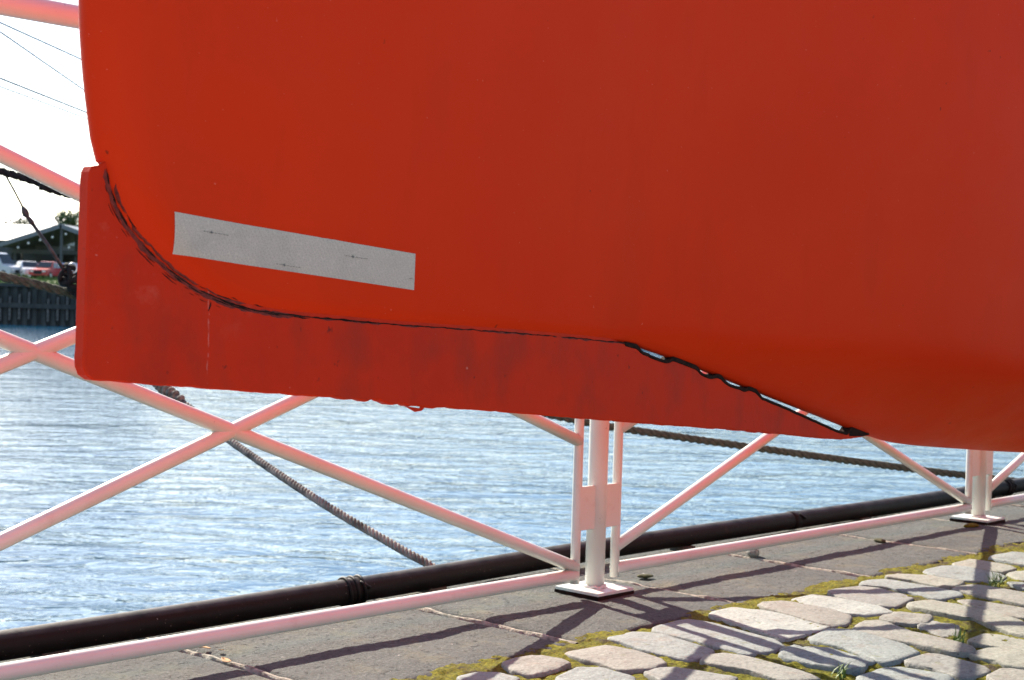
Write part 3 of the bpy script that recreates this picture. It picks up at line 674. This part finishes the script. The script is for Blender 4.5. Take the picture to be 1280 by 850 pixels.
r4 = rope('striped_rope', [(-1.512,5.284,.716),(-1.340,5.198,.555),(-1.151,5.044,.402),(-1.035,4.943,.343),(-.887,4.791,.264),(-.542,4.388,.129),(-.30,4.19,.035),(-.187,4.113,-.015),tuple(QP(-.02,.505,-.10)),tuple(QP(.03,.485,-.16))], .0132, [R_WEATH], 'black and white twisted rope slanting down to the pipe at the quay edge', 3.3, shade_core=R_BLACK)
# eye splice lump where the striped rope is doubled
sp = [(-1.19,5.08,.43),(-1.151,5.044,.402),(-1.115,5.018,.385),(-1.075,4.98,.362)]
P = resample(catmull(sp, 8), .01); a = []
for k in range(7):
    i = 2+int(k*(len(P)-5)/6); t = (P[i+1]-P[i-1]).normalized(); x = t.orthogonal().normalized(); y = t.cross(x)
    a.append(tube_vf([P[i]+(x*math.cos(q_)+y*math.sin(q_))*.014+t*.006*math.sin(q_+k) for q_ in np.linspace(0, 2*math.pi, 17)], .0075, 7, False))
a.append(tube_vf(P, .013, 10))
pd('splice', [Vector(q_)-Vector(r4.location) for q_ in merge(a)[0]], merge(a)[1], rope_mat('splice_twine', [(.3, (.05,.045,.04)), (.7, (.36,.32,.26))], 45), r4, True)
# rigging link between black rope and hawser
link = empty('rigging_link', (-1.516,5.25,.755), 0, 'dark steel rigging screw with thin wire hanging from the black rope', 'rigging'); lo = Vector(link.location)
lp = lambda *q: Vector(q)-lo
tube('wire', [lp(-1.752,5.210,1.113), lp(-1.715,5.209,1.05), lp(-1.682,5.207,.991)], .0032, STEEL, link, 8)
tube('swivel', [lp(-1.688,5.207,1.002), lp(-1.680,5.207,.987), lp(-1.675,5.207,.975), lp(-1.668,5.207,.965), lp(-1.655,5.207,.948), lp(-1.648,5.206,.940)], [.004,.011,.012,.006,.009,.006], STEEL, link, 10)
tube('rod', [lp(-1.652,5.207,.944), lp(-1.60,5.206,.875), lp(-1.530,5.206,.775)], .0062, STEEL, link, 12)
a = []
rr = random.Random(5)
for k in range(13):
    c = Vector((-1.535,5.225,.775)).lerp(Vector((-1.490,5.30,.705)), k/12); rad = .026+.010*rr.random(); nx = Vector((rr.random()-.3, rr.random()-.5, rr.random()-.9)).normalized(); x = nx.orthogonal().normalized(); y = nx.cross(x)
    a.append(tube_vf([c-lo+(x*math.cos(q_)+y*math.sin(q_))*rad for q_ in np.linspace(0, 2*math.pi, 15)], .0085, 7, False))
pd('lashing', *merge(a), R_BLACK, link, True)
pd('shackle', *merge([tube_vf([lp(-1.512,5.21,.795)+Vector((.016*math.cos(q_), 0, .016*math.sin(q_))) for q_ in np.linspace(0, 2*math.pi, 17)], .005, 8, False)]), rnd_mat('bright_steel', (.6,.6,.6), .3, .8), link, True)
# thin stays crossing the sky to the other bank
def at(x, y, Z):
    d = F*1900+right*(x-640)+up*(425-y); return Vector((0, 0, CAMH))+d*(Z/1900)
WIRES = [((-60,-2), 10, (430,338), 129.5, 'steep thin rigging wire crossing the sky beside the hull', .0070), ((-60,1), 10, (690,340), 129.5, 'shallow thin rigging wire fanning out from the steep one', .0070),
         ((-60,74), 11, (600,335), 129.5, 'darker rigging wire crossing the sky below the fanned pair', .0085), ((-60,86), 11, (640,344), 129.5, 'faint lowest rigging wire crossing the sky above the railing diagonal', .0060)]
WIREM = rnd_mat('wire_steel', (.10,.13,.17), .5)
for a, Za, b, Zb, lab, r_ in WIRES:
    p, q = at(*a, Za), at(*b, Zb); d = (p-q).normalized(); p2 = p+d*14
    pts = [p2.lerp(q, i/60) for i in range(61)]; rads = [r_*(1+ .0*i) for i in range(61)]
    tag(tube('rigging_wire', pts, rads, WIREM, None, 6), lab, 'wire', 'rigging wires against the sky')

# ------------------------------------------------------------------ other bank
wall = empty('sheet_pile_wall', (-40, 127, -2.2), 0, 'dark sheet pile wall with pale timber fenders on the opposite bank', 'wall')
v = []; y0 = .25
prof2 = [(-.4, 0), (-.28, 0), (-.18, -.28), (.18, -.28), (.28, 0), (.4, 0)]
for z in (-1.5, 3.5):
    for x, y in prof2: v.append((x, y, z))
f = [(i, i+1, i+7, i+6) for i in range(5)]
pm = bpy.data.meshes.new('pile'); pm.from_pydata(v, [], f); pm.materials.append(PILE)
fm = bpy.data.meshes.new('fender_post'); vv, ff = box_vf(-.09,.09,-.16,.0,.55,3.0); fm.from_pydata(vv, [], ff); fm.materials.append(POSTW)
for i in range(-45, 120):
    o = add('pile', pm, wall); o.location = (i*.8, .3, 0)
    if -30 < i < 60 and (i*7) % 5 != 0:
        o = add('fender_post', fm, wall); o.location = (i*.8+.4, .02, .2*((i*13) % 4)/4); o.scale.z = .72+.25*((i*11) % 5)/5
vv, ff = box_vf(-36, 96, -.30, -.10, 1.55, 1.95); pd('waling_beam', vv, ff, PILE, wall)
vv, ff = box_vf(-36, 96, -.32, .55, 3.32, 3.6); pd('capping_beam', vv, ff, PILE, wall)
# bank grass blades
V = []; Fc = []; gr = random.Random(8)
for k in range(9000):
    x = -60+gr.random()*45; y = 127.8+gr.random()**1.5*8; z = 1.15+ (y-127.4)*.1; h = .15+.35*gr.random(); a = gr.random()*3.1; wd_ = .05
    o = len(V); V += [(x-wd_*math.cos(a), y-wd_*math.sin(a), z-.15), (x+wd_*math.cos(a), y+wd_*math.sin(a), z-.15), (x+(gr.random()-.5)*.2, y+(gr.random()-.5)*.2, z+h)]; Fc.append((o, o+1, o+2))
gb = pd('bank_grass', V, Fc, BLADE); tag(gb, 'green grass growing along the top of the opposite bank', 'grass', kind='stuff')

def px(x, Y): return (x-640)/1900*Y       # only used to lay out the far bank in metres
# canopy shed
ridge = px(73, 150)
shed = empty('open_shed', (ridge, 150, 2.0), 0, 'open sided shed with grey gabled roof behind the parked cars', 'shed')
hw, zr, ze, dp = 6.6, 5.5, 3.25, 16
V = [(-hw,-.0,ze),(0,0,zr),(hw,0,ze),(-hw,dp,ze),(0,dp,zr),(hw,dp,ze)]
V2 = [(x,y,z-.12) for x,y,z in V]
pd('roof', V+V2, [(0,1,4,3),(1,2,5,4),(6,9,10,7),(7,10,11,8),(0,6,7,1),(1,7,8,2),(3,4,10,9),(4,5,11,10),(0,3,9,6),(2,8,11,5)], ROOF, shed)
for sg in (-1, 1):
    L = math.hypot(hw, zr-ze); ang = math.atan2(zr-ze, hw)
    vv, ff = box_vf(0, L, -.14, -.005, -.42, .0); o = pd('bargeboard', vv, ff, ROOF, shed)
    o.location = (0, 0, zr+.03); o.rotation_euler = (0, ang if sg > 0 else math.pi-ang, 0)
    if sg < 0: o.scale = (1, 1, -1)
for y in (.3, 5.3, 10.5, 15.6):
    for x in (-6.2, 0, 6.2):
        vv, ff = box_vf(x-.12, x+.12, y-.12, y+.12, 0, ze+(1-abs(x)/hw)*(zr-ze)-.1); pd('post', vv, ff, DARKW, shed)
vv, ff = box_vf(-6.4, 6.4, 15.7, 15.85, 0, 3.2); pd('back_wall', vv, ff, DARKW, shed)
vv, ff = box_vf(-6.4, 6.4, 4, 4.2, 2.6, 3.0); pd('tie_beam', vv, ff, DARKW, shed)
for x, z in ((-4.1,3.05), (-3.1,3.5), (-1.95,3.85), (-.75,4.15), (.55,4.5), (.9,3.2)):
    bm = bmesh.new(); bmesh.ops.create_icosphere(bm, subdivisions=2, radius=.12); me = bpy.data.meshes.new('lamp'); bm.to_mesh(me); bm.free(); o = add('lamp', me, shed, LAMPW, True); o.location = (x, -.25, z)
    st = tube('lamp_stem', [(0,0,.1),(0,.18,.5)], .02, DARKW, o, 6)
# low buildings behind
def shedbox(name, x0, x1, y0, y1, zw, zr_, mr, mw, label):
    b = empty(name, ((x0+x1)/2, y0, 2.0), 0, label, 'building'); hx = (x1-x0)/2; d = y1-y0
    vv, ff = box_vf(-hx, hx, 0, d, -.2, zw); pd('wall', vv, ff, mw, b)
    V = [(-hx-.3,-.5,zw),(hx+.3,-.5,zw),(hx+.3,d+.5,zw),(-hx-.3,d+.5,zw),(-hx-.3,d/2,zr_),(hx+.3,d/2,zr_)]
    pd('roof', V, [(0,1,5,4),(2,3,4,5),(1,2,5),(3,0,4),(0,3,2,1)], mr, b)
    for i in range(5): vv, ff = box_vf(-hx+hx*.3+i*hx*.35, -hx+hx*.3+i*hx*.35+1.2, -.06, .05, zw*.4, zw*.75); pd('window', vv, ff, GLASS, b)
    return b
shedbox('warehouse', px(-160,158), px(42,158), 158, 172, 4.0, 6.0, PALEROOF, DARKW, 'low warehouse with pale sheet metal roof left of the open shed')
shedbox('long_building', px(-300,196), px(95,196), 196, 212, 7.4, 9.0, ROOF, DARKW, 'long dark roofed building far behind the warehouse')

def tree(name, loc, h, cr, mleaf, label, seed, nleaf=2600):
    t = empty(name, loc, 0, label, 'tree', None); g = random.Random(seed)
    pts = [(0,0,-.2),(.1,.05,h*.25),(-.05,.1,h*.5),(.1,0,h*.8)]
    trs = [tube_vf(pts, [h*.03,h*.025,h*.018,h*.006], 8)]
    lob = []
    for k in range(9):
        a = g.random()*6.28; z = h*(.42+.45*g.random()); rr_ = cr*(.35+.4*g.random())*(1.15-abs(z/h-.6)); e = Vector((math.cos(a)*rr_, math.sin(a)*rr_, z)); lob.append((e, cr*(.28+.22*g.random())))
        trs.append(tube_vf([(0,0,z*.62), tuple(e*.55+Vector((0,0,z*.35))), tuple(e)], [h*.012,h*.008,h*.003], 6))
    lob.append((Vector((0,0,h*.85)), cr*.45))
    pd('trunk', *merge(trs), BARK, t, True)
    V = []; Fc = []
    for k in range(nleaf):
        c, rad = lob[g.randrange(len(lob))]; d = Vector((g.gauss(0,1), g.gauss(0,1), g.gauss(0,1))).normalized()*rad*(.45+.6*g.random()); d.z *= .8
        p = c+d; s_ = .10+.16*g.random(); a = Vector((g.gauss(0,1), g.gauss(0,1), g.gauss(0,1))).normalized(); b = a.orthogonal().normalized()
        o = len(V); V += [p-a*s_, p+b*s_*.6, p+a*s_, p-b*s_*.6]; Fc.append((o, o+1, o+2, o+3))
    pd('crown', V, Fc, mleaf, t); return t
tree('broadleaf_tree', (px(99,178), 178, 2), 8.6, 3.6, LEAF[0], 'dark green broadleaf tree rising behind the shed ridge', 2)
tree('broadleaf_tree', (px(150,182), 182, 2), 9.4, 3.8, LEAF[0], 'broadleaf tree hidden mostly behind the lifeboat hull', 5)
tree('bush_tree', (px(24,185), 185, 2), 7.7, 3.4, LEAF[1], 'olive green bushy tree showing above the pale warehouse roof', 9)
tree('bush_tree', (px(15,165), 152, 2), 3.0, 1.6, LEAF[1], 'small olive bush under the left eave of the open shed', 12, 900)
tree('bush_tree', (px(52,165), 171, 2), 3.6, 2.6, LEAF[1], 'small olive bush behind the open shed between its posts', 14, 1200)

def car(loc, rz, kind, paint, label, L=4.3, W=1.75, H=1.48):
    c = empty('parked_car' if kind != 'van' else 'parked_van', loc, rz, label, 'car' if kind != 'van' else 'van', 'vehicles parked on the opposite bank')
    h = L/2
    if kind == 'van': low = [(-h,.3),(h-.1,.3),(h,.55),(h-.05,.95),(h-.9,1.12),(-h,1.12)]; cab = [(-h+.02,1.1),(h-1.0,1.1),(h-1.75,H-.12),(h-2.1,H),(-h+.1,H)]
    elif kind == 'wagon': low = [(-h,.3),(h,.3),(h,.66),(h-.12,.82),(h-1.15,.96),(-h+.02,.96)]; cab = [(-h+.1,.94),(h-1.2,.94),(h-1.95,H-.05),(h-2.3,H),(-h+.5,H)]
    else: low = [(-h,.3),(h,.3),(h,.62),(h-.15,.78),(h-1.1,.92),(-h+.75,.95),(-h,.88)]; cab = [(-h+.45,.92),(h-1.15,.92),(h-1.95,H-.05),(h-2.4,H),(-h+1.3,H-.04)]
    def ext(pf, w0, w1, z0, z1):
        V = []; n_ = len(pf)
        for sg in (-1, 1):
            for x, z in pf: V.append((x, sg*(w0+(w1-w0)*(z-z0)/(z1-z0)), z))
        return V, [tuple(range(n_)), tuple(range(2*n_-1, n_-1, -1))]+[(i, n_+i, n_+(i+1) % n_, (i+1) % n_) for i in range(n_)]
    def bev(name, vf, m, off_):
        o = pd(name, *vf, m, c); bm = bmesh.new(); bm.from_mesh(o.data); bmesh.ops.recalc_face_normals(bm, faces=bm.faces); bmesh.ops.bevel(bm, geom=bm.edges[:], offset=off_, segments=2, affect='EDGES'); bm.to_mesh(o.data); bm.free(); return o
    bev('body', ext(low, W/2, W/2-.04, .3, 1.0), paint, .06)
    bev('cabin', ext(cab, W/2-.06, W/2-.22, .95, H), paint, .05)
    cx0 = (cab[0][0], cab[1][0]); zs = cab[0][1]
    # side windows and screens, a little proud of the cabin
    for sg in (-1, 1):
        xr, xf = cab[0][0]+.35, cab[1][0]-.45
        for a, b in ((0, .47), (.53, 1)):
            x0, x1 = xr+(xf-xr)*a, xr+(xf-xr)*b; t = .30 if kind != 'van' else .5
            yb = sg*(W/2-.045); yt = sg*(W/2-.19)
            pd('side_window', [(x0,yb,zs+.08),(x1,yb,zs+.08),(x1-(.45 if b == 1 else 0)*(H-zs-.2)/.5*.6,yt,H-.13),(x0+(.2 if a == 0 else 0),yt,H-.13)], [(0,1,2,3)], GLASS, c)
    a, b = Vector((cab[1][0], 0, cab[1][1])), Vector((cab[2][0], 0, cab[2][1])); nrm = Vector((b.z-a.z, 0, a.x-b.x)).normalized()*.03
    q0 = a.lerp(b, .12)+nrm; q1 = a.lerp(b, .97)+nrm
    pd('windscreen', [(q0.x,-W/2+.17,q0.z),(q0.x,W/2-.17,q0.z),(q1.x,W/2-.28,q1.z),(q1.x,-W/2+.28,q1.z)], [(0,1,2,3)], GLASS, c)
    for x in (-h+.8, h-.85):
        for sg in (-1, 1):
            wv, wf_ = tube_vf([(0,-.1,0),(0,.1,0)], .32, 16); wh = pd('wheel', wv, wf_, TYRE, c, False); wh.location = (x, sg*(W/2-.1), .32)
            wv, wf_ = tube_vf([(0,sg*.08,0),(0,sg*.112,0)], .19, 12); pd('rim', wv, wf_, LAMPW, wh)
    for sg in (-1, 1):
        vv, ff = box_vf(h-.10, h+.015, sg*(W/2-.3)-.14, sg*(W/2-.3)+.14, .60, .74); pd('headlight', vv, ff, LAMPW, c)
    vv, ff = box_vf(h-.1, h+.012, -.36, .36, .42, .70); pd('grille', vv, ff, TYRE, c)
    return c
P_ = lambda n, c_: rnd_mat(n, c_, .25, 0, .04)
car((px(-7,139), 139, 1.97), R(-22), 'van', P_('silver_paint', (.62,.64,.68)), 'silver white van with sloping bonnet at the end of the parked row', 5.0, 1.95, 2.25)
car((px(26,147), 147, 2.0), R(-15), 'wagon', P_('dark_grey_paint', (.06,.07,.08)), 'dark grey car parked behind the silver van', 4.4, 1.8, 1.7)
car((px(34,139), 139, 1.96), R(-60), 'wagon', P_('white_paint', (.72,.73,.78)), 'white estate car with dark side windows beside the van', 4.3, 1.8, 1.55)
car((px(56,136.5), 136.5, 1.9), R(-95), 'wagon', P_('red_paint', (.50,.03,.03)), 'bright red car parked under the open shed', 3.9, 1.7, 1.6)
car((px(75,140), 140, 1.96), R(-70), 'sedan', P_('navy_paint', (.03,.05,.13)), 'navy blue car parked next to the red car', 4.3, 1.75, 1.45)
car((px(98,140), 140, 1.97), R(-10), 'wagon', P_('light_blue_paint', (.30,.42,.55)), 'light blue car beside the fin of the lifeboat', 4.2, 1.75, 1.5)

# ------------------------------------------------------------------ little things on the quay
def pebble(name, s, n, r, m, label, cat, sq=(1,.75,.65), seed=0):
    bm = bmesh.new(); bmesh.ops.create_icosphere(bm, subdivisions=3, radius=r)
    for q_ in bm.verts:
        d = 1+.22*fbm(q_.co.x/r, q_.co.y/r, seed, 1.3)+.06*fbm(q_.co.x/r, q_.co.z/r, seed+4, 4)
        q_.co = Vector((q_.co.x*sq[0]*d, q_.co.y*sq[1]*d, q_.co.z*sq[2]*d))
    me = bpy.data.meshes.new(name); bm.to_mesh(me); bm.free(); o = add(name, me, None, m, True); o.location = QP(s, n, r*sq[2]*.75); o.rotation_euler = (0, 0, seed*1.7); return tag(o, label, cat)
pebble('pebble', .815, .07, .025, STONES[0], 'rounded pinkish pebble on the coping beside the bottom rail', 'stone', seed=1)
MOSSD = rnd_mat('dark_moss', (.05,.05,.018), .95, 0, .5, 80)
pebble('moss_clump', .285, .06, .017, MOSSD, 'small dark moss clump on the coping behind the post foot', 'moss', (1.3,.8,.3), 2)
pebble('moss_clump', 1.389, -.026, .020, MOSSD, 'dark clump of soil and moss on the coping halfway along the far panel', 'moss', (1.2,.7,.35), 3)
pebble('moss_clump', 1.98, -.05, .024, MOSS, 'green moss clump at the foot of the farther post', 'moss', (1.6,.9,.3), 6)
LEAFD = rnd_mat('dry_leaf', (.42,.27,.13), .8, 0, .3, 60)
def leaf(s, n, L, rz, label, seed):
    V = []; Fc = []; m_ = 10
    for i in range(m_+1):
        t = i/m_; wd_ = L*.33*math.sin(math.pi*t**.8)**.8+.0004
        for k in (-1, 0, 1): V.append(((t-.5)*L, k*wd_, .003+.11*L*abs(k)*(.6+.4*math.sin(seed+3*t))+.07*L*math.sin(3*t+seed)))
    for i in range(m_):
        for k in range(2): q_ = i*3+k; Fc.append((q_, q_+1, q_+4, q_+3))
    o = pd('dry_leaf', V, Fc, LEAFD, None, True); o.location = QP(s, n, .002); o.rotation_euler = (0, 0, rz); sol = o.modifiers.new('thick', 'SOLIDIFY'); sol.thickness = .0008
    tag(o, label, 'leaf')
leaf(-1.105, .112, .036, .4, 'larger curled pale dry leaf lying beside the mortar joint', 1)
leaf(-1.085, .075, .018, 1.6, 'smallest dry leaf lying next to the larger curled one', 2)
leaf(-1.13, .0, .026, 2.4, 'brown dry leaf lying alone closer to the rail shadow', 4)
leaf(-1.20, .20, .030, .9, 'pale leaf fragment lying between the pipe and the bottom rail', 5)
def tuft(s, n, h, nb, label, seed):
    g = random.Random(seed); V = []; Fc = []
    for k in range(nb):
        a = g.random()*6.28; ln = h*(.5+.6*g.random()); lean = .3+.7*g.random(); b0 = Vector(((g.random()-.5)*.03, (g.random()-.5)*.03, -.006)); wd_ = .0016
        dirv = Vector((math.cos(a), math.sin(a), 0)); sd_ = Vector((-math.sin(a), math.cos(a), 0)); o = len(V)
        for i in range(6):
            t = i/5; c = b0+dirv*lean*ln*t*t+Vector((0,0,1))*ln*(t-.35*lean*t*t); w_ = wd_*(1-t)**.6; V += [c-sd_*w_, c+sd_*w_]
        for i in range(5): q_ = o+2*i; Fc.append((q_, q_+1, q_+3, q_+2))
    o = pd('grass_tuft', V, Fc, BLADE); o.location = QP(s, n, 0); tag(o, label, 'grass')
tuft(.93, -.615, .055, 26, 'green grass tuft between buff and grey cobbles in the post shadow line', 1)
tuft(.19, -.875, .050, 22, 'small grass tuft growing in the joint where the post shadow crosses', 2)
tuft(-.29, -.86, .045, 16, 'sparse grass tuft in the joint beside the striped grey cobble', 3)
tuft(1.0, -.60, .05, 18, 'short grass tuft further from the shadow beside the buff cobble', 4)
